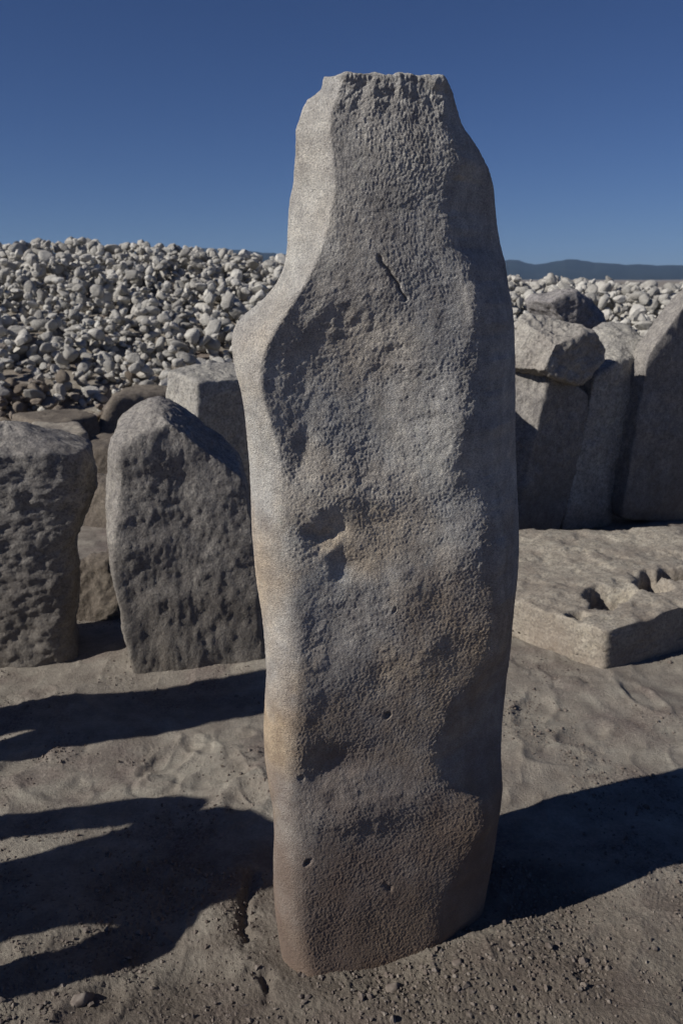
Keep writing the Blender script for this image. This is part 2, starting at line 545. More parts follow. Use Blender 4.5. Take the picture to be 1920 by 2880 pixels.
xFL = smooth1(np.interp(zl, fl[1], fl[0]), 6); xFR = smooth1(np.interp(zl, fr[1], fr[0]), 7)
xL = smooth1(np.interp(zl, lf[1], lf[0]), 4); xR = smooth1(np.interp(zl, rt[1], rt[0]), 3)
xL = xL - 0.009 * (1 - sstep(1.0, 1.3, zl))                 # room for the rounding of the arrises
xR = xR + 0.004
xFRs = np.minimum(xFR, xR - 0.012)
xFR = xFR + 0.013 * fbm2(zl * 1.0, zl * 0, 12.0, 5, 3.0)
xFR = np.minimum(xFR, xR - 0.012)
xFL = np.maximum(xFL, xL + 0.02)
DEPTH = 0.40
cnt = [250, 46, 30, 20, 30, 66]                # samples on each side of the section
SEC = np.zeros((NROW, sum(cnt), 2))
for r in range(NROW):
    z = zl[r]
    yL = front_y(xL[r], z) + 0.85 * (xFL[r] - xL[r]) + 0.025
    yR = front_y(xR[r], z) + np.interp(z, [0, 0.6, 1.0], [0.42, 0.6, 1.1]) * (xR[r] - xFRs[r]) + np.interp(z, [0.2, 0.9], [0.012, 0.035])
    top = np.clip((ZT - z) / 0.5, 0, 1)
    kd = 0.15 + 0.85 * float(sstep(0.0, 0.25, ZT - z))
    xR[r] *= yR / (front_y(xR[r], z) + 0.12 * kd)      # the arrises lie deeper or shallower than first measured
    xL[r] *= yL / (front_y(xL[r], z) + 0.09 * kd)
    yB = 1.57 + 0.03 * z + DEPTH * (0.62 + 0.38 * top)
    P = [(xFL[r], front_y(xFL[r], z)), (xFR[r], front_y(xFR[r], z) + 0.004), (xR[r], max(yR, 0)), (xR[r] - 0.05, max(yB + 0.04, yR + 0.03)),
         (xL[r] + 0.09, max(yB, yL + 0.03)), (xL[r], yL)]
    k = 0
    for s in range(6):
        a = np.array(P[s]); b = np.array(P[(s + 1) % 6])
        tt = np.linspace(0, 1, cnt[s], endpoint=False)[:, None]
        SEC[r, k:k + cnt[s]] = a + (b - a) * tt
        k += cnt[s]


def circ_smooth(S, s):
    k = np.arange(-int(3 * s), int(3 * s) + 1)
    w = np.exp(-0.5 * (k / s) ** 2); w /= w.sum()
    out = np.zeros_like(S)
    for kk, ww in zip(k, w): out += ww * np.roll(S, kk, axis=1)
    return out


S1 = circ_smooth(SEC, 2.2); S2 = circ_smooth(SEC, 14.0)
wz = sstep(1.0, 1.3, zl)[:, None]            # crisper arrises in the upper half
idx = np.arange(sum(cnt))
leftside = (np.exp(-((idx - 0) / 65.0) ** 2) + np.exp(-((idx - sum(cnt)) / 65.0) ** 2))[None, :]
W = (1 - wz) * leftside * 0.9 + 0.06
W = W + 0.33 * np.exp(-((idx - cnt[0]) / 45.0) ** 2)[None, :]
W = np.clip(W, 0, 1)[:, :, None]
SEC = S1 * (1 - W) + S2 * W
zz = np.repeat(zl[:, None], SEC.shape[1], 1)
# relief of the front face (sketch u, v, half sizes, depth towards the viewer)
FE = [(750, 850, 105, 130, -.022), (695, 1035, 36, 60, -.008), (1050, 985, 60, 120, .020), (742, 1228, 44, 28, -.017), (792, 1300, 34, 40, -.012),
      (925, 1365, 75, 80, .012), (760, 1440, 80, 90, -.012), (880, 950, 90, 190, -.018), (885, 1645, 8, 9, -.014), (712, 1982, 8, 9, -.014),
      (893, 2040, 8, 12, -.008), (770, 1765, 95, 45, -.012), (820, 1870, 150, 50, .010), (800, 1140, 120, 50, .010), (1060, 1260, 60, 80, .010),
      (860, 640, 120, 120, .010), (900, 380, 100, 110, .006), (1090, 700, 40, 70, .012),
      (960, 790, 100, 60, .008), (690, 1560, 60, 120, .008), (980, 1480, 100, 80, .008), (880, 1560, 60, 60, -.005), (690, 1800, 6, 6, -.006), (905, 1400, 6, 6, -.006)]
off = np.zeros_like(zz)
WX = 0.012 * fbm2(SEC[:, :, 0].ravel(), zz.ravel(), 22.0, 3, 5.5).reshape(zz.shape)
WZ = 0.012 * fbm2(SEC[:, :, 0].ravel(), zz.ravel(), 22.0, 3, 15.5).reshape(zz.shape)
for (u, v, ru, rv, dp) in FE:
    cx, cz = [float(q[0]) for q in to_stone([(u, v)], 0.0)]
    sx = ru * D / FPX * 1.62; sz = rv * D / FPX * 1.70
    q2 = ((SEC[:, :, 0] + WX - cx) / sx) ** 2 + ((zz + WZ - cz) / sz) ** 2
    off += 0.75 * dp * np.exp(-q2 ** (1.0 if ru > 15 else 1.5))
ck = np.array([[float(q[0]) for q in to_stone([p], 0.0)] for p in [(868, 590), (884, 612), (905, 640), (930, 688)]])
cd = seg_dist(SEC[:, :, 0] + 0.002 * np.sin(zz * 260), zz, ck)
off -= 0.007 * np.exp(-(cd / 0.0032) ** 2)
facing = np.zeros(sum(cnt)); facing[:cnt[0]] = 1; facing = np.clip(np.convolve(np.tile(facing, 3), np.ones(25) / 25, 'same')[sum(cnt):2 * sum(cnt)], 0, 1)
SEC[:, :, 1] -= off * facing[None, :]
V = np.concatenate([SEC, zz[:, :, None]], 2)
# rounded top: extra rings drawn in over the crown
n = SEC.shape[1]
cap = []
cen = V[-1].mean(0)
for f in np.linspace(0.06, 1, 26):
    ring = cen + (V[-1] - cen) * (1 - f)
    ring[:, 2] = V[-1][:, 2] + 0.004 * math.sin(f * math.pi / 2)
    cap.append(ring)
cap[-1][:] = cap[-1].mean(0) + (V[-1] - cen) * 0.004
V = np.concatenate([V.reshape(-1, 3)] + cap)
nr = NROW + 26
i, j = np.meshgrid(np.arange(nr - 1), np.arange(n), indexing='ij')
j2 = (j + 1) % n
q = np.stack([i * n + j, i * n + j2, (i + 1) * n + j2, (i + 1) * n + j], -1).reshape(-1, 4)
me = mesh_from('standing_stone', V, q)
N = vnormals(me)
topw = sstep(0.9, 1.7, V[:, 2])
ROT = np.array([[0.70, 0.25, -0.67], [-0.20, 0.97, 0.15], [0.69, 0.03, 0.73]])      # grain runs aslant
g1 = 0.3 * fbm3(V, 130.0, 1, 4.0) + 0.9 * fbm3(V @ ROT, 225.0, 1, 8.0)
g2 = fbm3(V, 60.0, 2, 14.0)
dsp = 0.0009 * np.clip(g1, -1, 0.8) * (0.8 + 0.3 * topw) * (0.7 + 0.6 * sstep(-0.4, 0.4, fbm3(V, 7.0, 2, 64.0))) + 0.0006 * g2 * (0.35 + 0.75 * topw) + 0.0012 * fbm3(V, 9.0, 2, 24.0) + 0.0045 * fbm3(V, 3.0, 2, 34.0)
ctop = sstep(ZT - 0.10, ZT - 0.01, V[:, 2])
dsp += ctop * (0.006 * fbm3(V, 26.0, 3, 44.0))
base = np.array([0.05, 1.75, 0.0])
crown = ctop * (0.004 * fbm2(V[:, 0], V[:, 1], 21.0, 3, 7.0) + 0.022 * (V[:, 0] - 0.08))
set_co(me, V + N * dsp[:, None] + np.outer(crown, [0, 0, 1]) - base)
link('standing_stone', me, M_MAIN, base, 'tall grey granite standing stone with a jutting left shoulder, highest of all the stones', 'standing stone')


# ------------------------------------------------------------------ blocky rocks cut by planes
def cube_sphere(n):
    g = np.tan(np.linspace(-1, 1, n + 1) * math.pi / 4)
    a, b = np.meshgrid(g, g, indexing='ij')
    o = np.ones_like(a)
    faces = [np.stack(s, -1) for s in ((o, a, b), (-o, b, a), (b, o, a), (a, -o, b), (a, b, o), (b, a, -o))]
    Vv = np.concatenate([f.reshape(-1, 3) for f in faces])
    m = n + 1
    i, j = np.meshgrid(np.arange(n), np.arange(n), indexing='ij')
    q = np.stack([i * m + j, (i + 1) * m + j, (i + 1) * m + j + 1, i * m + j + 1], -1).reshape(-1, 4)
    Q = np.concatenate([q + k * m * m for k in range(6)])
    key = np.round(Vv * 1e5).astype(np.int64)
    _, first, inv = np.unique(key, axis=0, return_index=True, return_inverse=True)
    return Vv[first], inv.ravel()[Q]


CS = {}


def plane_rock(planes, dims, n, p, amps, seed):
    """closed rock: soft intersection of half spaces round the origin, then weathered"""
    if n not in CS: CS[n] = cube_sphere(n)
    d, Q = CS[n]
    u = d * np.array(dims)
    u = u / np.linalg.norm(u, axis=1)[:, None]
    acc = 0
    for (nx, ny, nz, dist) in planes:
        v = np.array([nx, ny, nz], float); v /= np.linalg.norm(v)
        acc = acc + np.clip(u @ v / max(dist, 1e-3), 0, None) ** p
    V = u * (acc ** (-1.0 / p))[:, None]
    me = mesh_from('rock', V, Q)
    N = vnormals(me)
    dsp = 0
    for (a, f, o) in amps: dsp = dsp + a * fbm3(V, f, o, seed + f)
    set_co(me, V + N * dsp[:, None])
    return me


def hull(P):
    P = sorted(set(map(tuple, P)))

    def half(pts):
        h = []
        for q in pts:
            while len(h) > 1 and (h[-1][0] - h[-2][0]) * (q[1] - h[-2][1]) - (h[-1][1] - h[-2][1]) * (q[0] - h[-2][0]) <= 0: h.pop()
            h.append(q)
        return h[:-1]
    return np.array(half(P) + half(P[::-1]))


def outline_rock(name, pts, Y, yaw, thick, mat, label, cat, n=40, p=16, amps=((.012, 6, 3), (.004, 30, 2)), bury=0.12, tilt_top=0.25,
                 front_tilt=0.0, extra=(), cuts=(), seed=1.0, group=None, on_ground=True):
    yaw = math.radians(yaw)
    Nf = np.array([math.sin(yaw), -math.cos(yaw)]); A = np.array([math.cos(yaw), math.sin(yaw)])
    um = sum(a for a, b in pts) / len(pts) * D; vm = sum(b for a, b in pts) / len(pts) * D
    d = ray(um, vm); P0 = np.array([d[0] * Y / d[1], Y])
    L = []
    for a, b in pts:
        d = ray(a * D, b * D)
        t = (P0 @ Nf) / (d[:2] @ Nf)
        L.append((((d[:2] * t) - P0) @ A, CAM_H + d[2] * t))
    L = np.array(L)
    zmin = L[:, 1].min()
    if on_ground:
        low = L[:, 1] < zmin + 0.25 * (L[:, 1].max() - zmin)
        L[low, 1] -= bury
    Hh = hull(L)
    c = Hh.mean(0)
    planes = []
    for k in range(len(Hh)):
        a, b = Hh[k], Hh[(k + 1) % len(Hh)]
        e = b - a; ln = np.linalg.norm(e)
        if ln < 1e-4: continue
        nn = np.array([e[1], -e[0]]) / ln
        dist = nn @ (a - c)
        ft = -tilt_top * max(nn[1], 0)
        planes.append((nn[0], ft, nn[1], dist / math.sqrt(1 + ft * ft) + abs(ft) * 0.0))
    planes += [(0, -1, front_tilt, thick / 2), (0, 1, 0, thick / 2)] + list(extra)
    for tri in cuts:
        T = []
        for a, b, dd in tri:
            d = ray(a * D, b * D)
            t = ((P0 - Nf * dd) @ Nf) / (d[:2] @ Nf)
            T.append((((d[:2] * t) - P0) @ A - c[0], dd - thick / 2, CAM_H + d[2] * t - c[1]))
        T = np.array(T); nn = np.cross(T[1] - T[0], T[2] - T[0]); nn /= np.linalg.norm(nn)
        ds = nn @ T[0]
        if ds < 0: nn, ds = -nn, -ds
        planes.append((nn[0], nn[1], nn[2], ds))
    dims = ((Hh[:, 0].max() - Hh[:, 0].min()) / 2, thick / 2, (Hh[:, 1].max() - Hh[:, 1].min()) / 2)
    me = plane_rock(planes, dims, n, p, amps, seed)
    cx, cy = P0 + A * c[0] - Nf * thick / 2
    V = np.empty(len(me.vertices) * 3, np.float32); me.vertices.foreach_get('co', V); V = V.reshape(-1, 3)
    # world heading baked in, origin at the foot
    X = V[:, 0] * A[0] - V[:, 1] * Nf[0]
    Yy = V[:, 0] * A[1] - V[:, 1] * Nf[1]
    foot = 0.0 if on_ground else c[1] + V[:, 2].min()
    set_co(me, np.stack([X, Yy, V[:, 2] + c[1] - foot], 1))
    return link(name, me, mat, (cx, cy, foot), label, cat, group)


RA = ((.016, 4.5, 3), (.007, 22, 3))
outline_rock('standing_stone', [(243, 1030), (262, 985), (290, 958), (345, 935), (392, 940), (425, 957), (500, 1010), (565, 1060), (585, 1180), (610, 1490), (500, 1515), (390, 1530),
             (312, 1528), (272, 1380), (245, 1280), (233, 1170)], 3.10, 10, 0.26, M_STONE,
             'rough dark grey standing stone with a slanted pointed top beside the tallest stone', 'standing stone', n=84, p=26,
             amps=((.020, 3.5, 6), (.003, 50, 3)), seed=3.3, tilt_top=0.1,
             cuts=[((262, 1040, 0), (345, 990, 0), (345, 935, .13)), ((400, 975, 0), (545, 1085, 0), (500, 1010, .15)), ((275, 1060, 0), (262, 1300, 0), (236, 1160, .10))])
outline_rock('standing_stone', [(418, 875), (432, 858), (535, 838), (640, 832), (660, 900), (665, 1250), (418, 1250)], 4.7, 38, 0.26, M_PALE,
             'pale squared standing stone with a lit left face, peeping out behind the slanted pointed stone', 'standing stone', n=64, p=40, seed=5.1,
             amps=((.012, 5, 5), (.004, 25, 3)), tilt_top=0.0, cuts=[((456, 880, 0), (446, 1200, 0), (414, 900, .14)), ((456, 880, 0), (560, 868, 0), (520, 838, .2))])
outline_rock('standing_stone', [(840, 860), (960, 830), (1060, 850), (1085, 1000), (1070, 1290), (840, 1290)], 4.4, 10, 0.3, M_STONE,
             'grey standing stone hidden behind the tallest stone', 'standing stone', n=30, p=20, seed=6.1)

# stones on the right
outline_rock('leaning_stone', [(1165, 870), (1190, 835), (1240, 848), (1335, 876), (1356, 902), (1350, 950), (1330, 1085), (1280, 1195), (1268, 1224), (1160, 1224)], 4.85, 34, 0.30, M_STONE,
             'leaning slab with a lit left edge carrying a lumpy rock', 'standing stone', n=72, p=30, seed=7.7,
             amps=((.016, 4, 5), (.006, 22, 4)), tilt_top=0.1, cuts=[((1258, 872, 0), (1200, 1140, 0), (1190, 860, .16))])
outline_rock('leaning_stone', [(1395, 835), (1385, 780), (1402, 742), (1470, 733), (1527, 748), (1530, 775), (1490, 900), (1440, 1080), (1405, 1165), (1290, 1185), (1330, 1060)], 5.15, 30, 0.36, M_PALE,
             'leaning upright slab with a wide sunlit slanting top', 'standing stone', n=72, p=34, seed=8.2,
             amps=((.016, 4, 5), (.006, 22, 4)), tilt_top=0.0, cuts=[((1420, 828, 0), (1525, 752, 0), (1402, 744, .30)), ((1396, 832, 0), (1420, 828, 0), (1385, 775, .2))])
outline_rock('leaning_stone', [(1500, 745), (1545, 682), (1600, 655), (1700, 660), (1720, 1000), (1690, 1170), (1430, 1150), (1470, 960)], 5.25, 26, 0.22, M_STONE,
             'broad dark leaning slab, outermost of the row beyond the muddy flat block', 'standing stone', n=72, p=30, seed=9.4,
             amps=((.016, 4, 5), (.006, 22, 4)), tilt_top=0.0, cuts=[((1528, 760, 0), (1580, 690, 0), (1545, 684, .2))])
outline_rock('rock', [(1198, 800), (1216, 762), (1258, 730), (1292, 712), (1330, 728), (1356, 742), (1396, 800), (1390, 832), (1342, 886), (1296, 876), (1250, 852), (1212, 838)], 4.75, 34, 0.34, M_PALE,
             'lumpy pale rock resting on top of the leaning slab with the lit left edge', 'rock', n=64, p=26, seed=10.9, on_ground=False,
             amps=((.026, 6, 5), (.008, 24, 4)), tilt_top=0.0, cuts=[((1275, 790, 0), (1330, 772, 0), (1290, 716, .26)), ((1275, 790, 0), (1248, 850, 0), (1204, 780, .22))])
outline_rock('rock', [(1262, 692), (1300, 676), (1348, 668), (1388, 688), (1402, 722), (1402, 758), (1380, 780), (1340, 770), (1290, 740)], 5.9, 20, 0.34, M_DARK,
             'dark grey angular rock standing behind the lumpy pale rock', 'rock', n=36, p=24, seed=12.9, on_ground=False,
             amps=((.02, 6, 3), (.008, 24, 3)), tilt_top=0.0, cuts=[((1345, 705, 0), (1395, 750, 0), (1350, 670, .2))])

# low block on the right: cut by planes in plan
bx, by = ground_at(1700, 1888)


def low_block(name, corners, h, mat, label, cat, seed, p=26, n=60, amps=((.018, 4, 3), (.006, 24, 3)), topn=(0, 0), bury=0.1, z0=0.0, slope=0.12):
    C = hull(corners); c = C.mean(0)
    planes = []
    for k in range(len(C)):
        a, b = C[k], C[(k + 1) % len(C)]
        e = b - a; ln = np.linalg.norm(e); nn = np.array([e[1], -e[0]]) / ln
        planes.append((nn[0], nn[1], slope, nn @ (a - c)))
    hh = (h + bury) / 2
    planes += [(topn[0], topn[1], 1, hh), (0, 0, -1, hh)]
    ext = (C.max(0) - C.min(0)) / 2
    me = plane_rock(planes, (ext[0], ext[1], hh), n, p, amps, seed)
    V = np.empty(len(me.vertices) * 3, np.float32); me.vertices.foreach_get('co', V); V = V.reshape(-1, 3)
    V[:, 2] += hh - bury
    set_co(me, V)
    return link(name, me, mat, (c[0], c[1], z0), label, cat)


g = lambda a, b, z=0.0: (lambda d: (d[0] * (z - CAM_H) / d[2], d[1] * (z - CAM_H) / d[2]))(ray(a * D, b * D))
blk = low_block('stone_block', [g(1388, 1545), g(1150, 1455), g(1120, 1226, .2), g(1400, 1226, .22), (2.6, 4.35), (2.55, 4.0), g(1568, 1462)], 0.215, M_SLAB,
                'flat muddy stone block lying in the mud right of the tallest stone', 'stone block', 21.0, n=120, p=55, slope=0.05,
                amps=((.018, 2.6, 5), (.003, 40, 3)), topn=(-0.02, -0.04))
# hollows broken into its upper face
me = blk.data
V = np.empty(len(me.vertices) * 3, np.float32); me.vertices.foreach_get('co', V); V = V.reshape(-1, 3)
wx = V[:, 0] + blk.location[0]; wy = V[:, 1] + blk.location[1]
line = np.array([g(1345, 1388, .2), g(1400, 1368, .2), g(1470, 1345, .2), g(1560, 1315, .2), g(1700, 1280, .2)])
ld = seg_dist(wx, wy, line)
pit = sstep(0.02, 0.22, fbm2(wx, wy, 5.2, 2, 3.7) + 0.16 - (ld / 0.13) ** 2)
edge = sstep(0.10, 0.35, fbm2(wx, wy, 7.5, 4, 33.0)) * (V[:, 2] > 0.02)
V[:, 2] -= (V[:, 2] > 0.04) * (0.105 * pit + 0.010 * edge)
set_co(me, V)

# flat slabs at the foot of the heap on the left, boulder between the two left stones
low_block('flat_slab', [g(20, 985, .1), g(60, 960, .2), g(180, 950, .2), g(232, 968, .2), g(236, 990, .1), g(120, 1030, .05)], 0.26, M_BROWN,
          'low brown slab at the very foot of the cobble heap', 'slab', 31.0, n=36, p=14)
low_block('flat_slab', [g(40, 1050, .05), g(75, 985, .2), g(190, 985, .2), g(212, 1010, .2), g(205, 1045, .05), g(160, 1060, 0.03)], 0.27, M_SLAB,
          'pale flat slab with a broken right end behind the leftmost stone', 'slab', 33.0, n=36, p=16)
low_block('flat_slab', [g(190, 1070, .05), g(212, 1010, .15), g(300, 1000, .15), g(330, 1040, .1), g(300, 1085, 0.0)], 0.2, M_BROWN,
          'thin brown slab between the pale flat slab and the slanted pointed stone', 'slab', 35.0, n=30, p=16)
low_block('boulder', [g(238, 1000, .05), g(250, 915, .3), g(330, 880, .35), g(420, 905, .3), g(440, 960, .1), g(350, 990, .0)], 0.40, M_BROWN,
          'large brown muddy boulder at the foot of the heap, left of the pale squared stone', 'boulder', 36.0, n=36, p=10, slope=0.5)
low_block('boulder', [g(140, 1425), g(285, 1420), g(340, 1330, .1), g(310, 1230, .28), g(230, 1262, .25), g(150, 1330, .15)], 0.27, M_BROWN,
          'brown boulder with a pale sunlit top in the gap between the two left standing stones', 'boulder', 37.0, n=40, p=9, slope=0.35, amps=((.03, 5, 3), (.008, 24, 3)))
low_block('boulder', [g(190, 1200, .0), g(185, 1120, .15), g(235, 1085, .2), g(290, 1110, .2), g(290, 1190, .05)], 0.24, M_BROWN,
          'small dark boulder half hidden behind the slanted pointed stone', 'boulder', 38.0, n=30, p=9, slope=0.35)


# ------------------------------------------------------------------ lofted stones (waisted outlines)
def loft_stone(name, zs, ls, rs, origin, axis, thick, mat, label, cat, rows=120, cols=96, expo=3.2, amps=RA, seed=2.0, group=None, lean=0.0):
    """outline left/right along a level axis for each height; rounded section of given thickness"""
    zl = np.linspace(zs[0], zs[-1], rows)
    l = smooth1(np.interp(zl, zs, ls), 2.5); r = smooth1(np.interp(zl, zs, rs), 2.5)
    th = np.linspace(0, 2 * np.pi, cols, endpoint=False)
    ca, sa = np.cos(th), np.sin(th)
    tf = np.linspace(0, 2 * np.pi, 20001); cf, sf = np.cos(tf), np.sin(tf)
    exf = np.sign(cf) * np.abs(cf) ** (2 / expo); eyf = np.sign(sf) * np.abs(sf) ** (2 / expo)
    al = np.concatenate([[0], np.cumsum(np.hypot(np.diff(exf), np.diff(eyf)))])
    tl = np.linspace(0, al[-1], cols, endpoint=False)
    ex = np.interp(tl, al, exf); ey = np.interp(tl, al, eyf)
    ax = np.array(axis); bk = np.array([-ax[1], ax[0]])
    V = []
    H = zs[-1]
    for k in range(rows):
        f = min(1.0, max(0.0, (H - zl[k]) / 0.09)) ** 0.5
        w = (r[k] - l[k]) / 2 * (0.35 + 0.65 * f) ; c = (l[k] + r[k]) / 2
        tk = thick / 2 * (0.25 + 0.75 * f)
        P = np.outer(c + w * ex, ax) + np.outer(tk * ey + lean * zl[k], bk)
        V.append(np.column_stack([P, np.full(cols, zl[k])]))
    last = V[-1]; cen = last.mean(0)
    for f in (0.3, 0.6, 0.85, 0.98):
        rg = cen + (last - cen) * (1 - f); rg[:, 2] = H + 0.012 * f
        V.append(rg)
    V = np.concatenate(V); nr = rows + 4
    i, j = np.meshgrid(np.arange(nr - 1), np.arange(cols), indexing='ij'); j2 = (j + 1) % cols
    q = np.stack([i * cols + j, i * cols + j2, (i + 1) * cols + j2, (i + 1) * cols + j], -1).reshape(-1, 4)
    me = mesh_from(name, V, q)
    N = vnormals(me)
    dsp = 0
    for (a, f, o) in amps: dsp = dsp + a * fbm3(V + np.array([origin[0], origin[1], 0]), f, o, seed + f)
    set_co(me, V + N * dsp[:, None])
    return link(name, me, mat, (origin[0], origin[1], 0), label, cat, group)


# leftmost stone, running out of the picture
def meas(u, v, Y):
    d = ray(u * D, v * D); return d[0] * Y / d[1], CAM_H + d[2] * Y / d[1]


yw = math.radians(10)
prof = [(155, 1600), (156, 1530), (146, 1480), (150, 1420), (155, 1330), (147, 1262), (165, 1220), (194, 1150), (190, 1100), (178, 1055), (150, 1028), (110, 1012), (80, 992)]
rz = [meas(u, v, 3.15) for u, v in prof]
zs = [p_[1] for p_ in rz]; zs[0] = -0.12
rs = [p_[0] + 1.30 for p_ in rz]
ls = [-0.30, -.30, -.30, -.31, -.31, -.30, -.29, -.28, -.28, -.27, -.26, -.22, -.15]
loft_stone('standing_stone', zs, ls, rs, (-1.30, 3.28), (math.cos(yw), math.sin(yw)), 0.32, M_STONE,
           'rough grey standing stone with a pinched waist', 'standing stone', rows=170, cols=170, expo=4.5,
           amps=((.024, 4.0, 6), (.005, 40, 3)), seed=41.0)

# the stones further left that throw the long shadows over the mud
TAN = math.tan(SUN_EL)


def shadow_stone(s0, pts, label, seed):
    zs = [p_[0] for p_ in pts]
    w0 = sum(p_[1] + p_[2] for p_ in pts) / (2 * len(pts))
    o = SH * s0 + SQ * w0
    loft_stone('standing_stone', zs, [p_[1] - w0 for p_ in pts], [p_[2] - w0 for p_ in pts], (o[0], o[1]), (SQ[0], SQ[1]), 0.22, M_STONE,
               label, 'standing stone', rows=70, cols=60, expo=3.0, seed=seed, amps=((.012, 5, 3), (.006, 22, 2)))


shadow_stone(-1.10, [(-0.1, 1.80, 2.20), (0.3, 1.80, 2.20), (0.6, 1.85, 2.16), (0.70, 1.85, 2.15), (0.77, 1.86, 2.20), (0.84, 1.76, 2.26), (0.93, 1.78, 2.26), (1.00, 1.80, 2.18), (1.06, 1.83, 2.10), (1.10, 1.88, 2.04)],
             'broad headed standing stone throwing the widest shadow towards the tallest stone', 51.0)
shadow_stone(-1.45, [(-0.1, 2.22, 2.42), (0.5, 2.25, 2.41), (0.85, 2.26, 2.39), (1.05, 2.24, 2.36), (1.18, 2.22, 2.31)],
             'slim standing stone beyond the broad headed shadow throwing stone', 53.0)
shadow_stone(-0.80, [(-0.1, 1.64, 1.79), (0.3, 1.66, 1.77), (0.5, 1.67, 1.76), (0.56, 1.68, 1.80), (0.62, 1.71, 1.84), (0.68, 1.74, 1.84)],
             'short narrow standing stone on the near side of the broad headed one', 55.0)
shadow_stone(-0.95, [(-0.1, 2.66, 2.82), (0.4, 2.69, 2.81), (0.6, 2.71, 2.83), (0.7, 2.70, 2.90), (0.95, 2.69, 2.95), (1.15, 2.70, 2.93), (1.3, 2.75, 2.87)],
             'shorter of the pair of standing stones in front of the waisted stone', 57.0)
shadow_stone(-1.30, [(-0.1, 2.86, 3.08), (0.5, 2.87, 3.06), (0.8, 2.86, 3.06), (1.1, 2.84, 3.03), (1.3, 2.86, 3.0), (1.45, 2.88, 2.97)],
             'taller of the pair of standing stones in front of the waisted stone', 59.0)


# ------------------------------------------------------------------ the cobble heap
def ico(sub):
    import bmesh
    bm = bmesh.new(); bmesh.ops.create_icosphere(bm, subdivisions=sub, radius=1.0)
    V = np.array([v.co[:] for v in bm.verts]); F = np.array([[v.index for v in f.verts] for f in bm.faces])
    bm.free(); return V, F


def cobble_shape(Vb, k):
    pl = rng.normal(size=(9, 3)); pl /= np.linalg.norm(pl, axis=1)[:, None]
    dist = rng.uniform(0.5, 0.95, 9)
    acc = 1.0
    for n_, d_ in zip(pl, dist): acc = acc + np.clip(Vb @ n_ / d_, 0, None) ** 20
    r = acc ** (-1 / 20.0)
    return Vb * r[:, None] * (1 + 0.08 * fbm3(Vb, 1.5, 2, 3.0 * k)[:, None]) * 1.22


I3, F3 = ico(3); I2, F2 = ico(2)
st = rng.bit_generator.state
SH3 = [cobble_shape(I3, k) for k in range(14)]
rng.bit_generator.state = st
SH2 = [cobble_shape(I2, k) for k in range(14)]

CELL = 0.025
X0, X1, Y0, Y1 = -11.5, 11.5, 6.0, 16.4
hm_x = np.arange(X0, X1, CELL); hm_y = np.arange(Y0, Y1, CELL)
hgx, hgy = np.meshgrid(hm_x, hm_y)
HM = ground_h(hgx.ravel(), hgy.ravel(), False).reshape(hgx.shape)
cob = []
tries = 0
while len(cob) < 16000 and tries < 160000:
    tries += 1
    y = rng.uniform(6.3, 15.6)
    w = 0.62 * y + 1.4
    x = rng.uniform(-w, w)
    if abs(x) > 10.8 or rng.random() > (w / 11.1): continue
    if abs(x) > 0.5 * y + 0.4 and rng.random() < 0.35: continue          # thinner beyond the sides
    yf = np.interp(x, FOOT_X, FOOT_Y) - 0.25 + 0.35 * math.sin(x * 2.3)
    if y < yf or (y < yf + 0.6 and rng.random() < 0.5): continue
    a = float(np.clip(rng.lognormal(math.log(0.052), 0.38), 0.026, 0.115))
    b = a * rng.uniform(0.55, 0.98); c = a * rng.uniform(0.42, 0.85)
    rad_ = int((a + b) / 2 / CELL) + 1
    ix = int((x - X0) / CELL); iy = int((y - Y0) / CELL)
    if ix - rad_ < 0 or iy - rad_ < 0 or ix + rad_ + 1 >= HM.shape[1] or iy + rad_ + 1 >= HM.shape[0]: continue
    win = HM[iy - rad_:iy + rad_ + 1, ix - rad_:ix + rad_ + 1]
    yy, xx = np.mgrid[-rad_:rad_ + 1, -rad_:rad_ + 1] * CELL
    rr = (xx ** 2 + yy ** 2) / ((a + b) / 2) ** 2
    ins = rr < 0.95
    cap_ = np.sqrt(np.clip(1 - rr, 0, 1))
    # comes to rest where its underside meets the stones below
    zc = np.percentile((win + c * cap_)[ins], 93) - 0.10 * c
    gl = mound_h(np.array([x]), np.array([y]))[0]
    if zc - gl > 0.34: continue
    win[ins] = np.maximum(win[ins], (zc + c * cap_)[ins])
    cob.append((x, y, zc, a, b, c))
cob = np.array(cob)
rot = np.stack([rng.normal(0, 0.45, len(cob)), rng.normal(0, 0.45, len(cob)), rng.uniform(0, 2 * np.pi, len(cob))], 1)
var = rng.integers(0, 14, len(cob))
yfoot = np.interp(cob[:, 0], FOOT_X, FOOT_Y)
muddy = sstep(1.25, 0.1, 0) * 0 + (1 - sstep(0.0, 0.9, cob[:, 1] - yfoot + rng.normal(0, 0.3, len(cob)))) * (cob[:, 0] < 1.5)
# which ones show largest in the picture
cp, sp_ = math.cos(PITCH), math.sin(PITCH)
dz = cob[:, 2] - CAM_H
dep = cob[:, 1] * cp - dz * sp_
uu = 960 + FPX * cob[:, 0] / dep; vv = 1440 - FPX * (cob[:, 1] * sp_ + dz * cp) / dep
ix = ((cob[:, 0] - X0) / CELL).astype(int); iy = ((cob[:, 1] - Y0) / CELL).astype(int)
ontop = HM[iy, ix] <= cob[:, 2] + cob[:, 5] * 1.05
seen = (uu > 5) & (uu < 1915) & ~((uu > 660) & (uu < 1440)) & ontop & ((vv < 1150) | (uu < 500)) & ~((uu > 1440) & (vv > 850))
score = np.where(seen, cob[:, 3] * (cob[:, 4] + cob[:, 5]) / dep ** 2, 0)
big = set(np.argsort(-score)[:300].tolist())
mats3 = {}


def cobble_mesh(k, mud):
    if (k, mud) not in mats3:
        m = mesh_from('cobble', SH3[k], tris=F3); m.materials.append(M_COBB if mud else M_COB); mats3[(k, mud)] = m
    return mats3[(k, mud)]


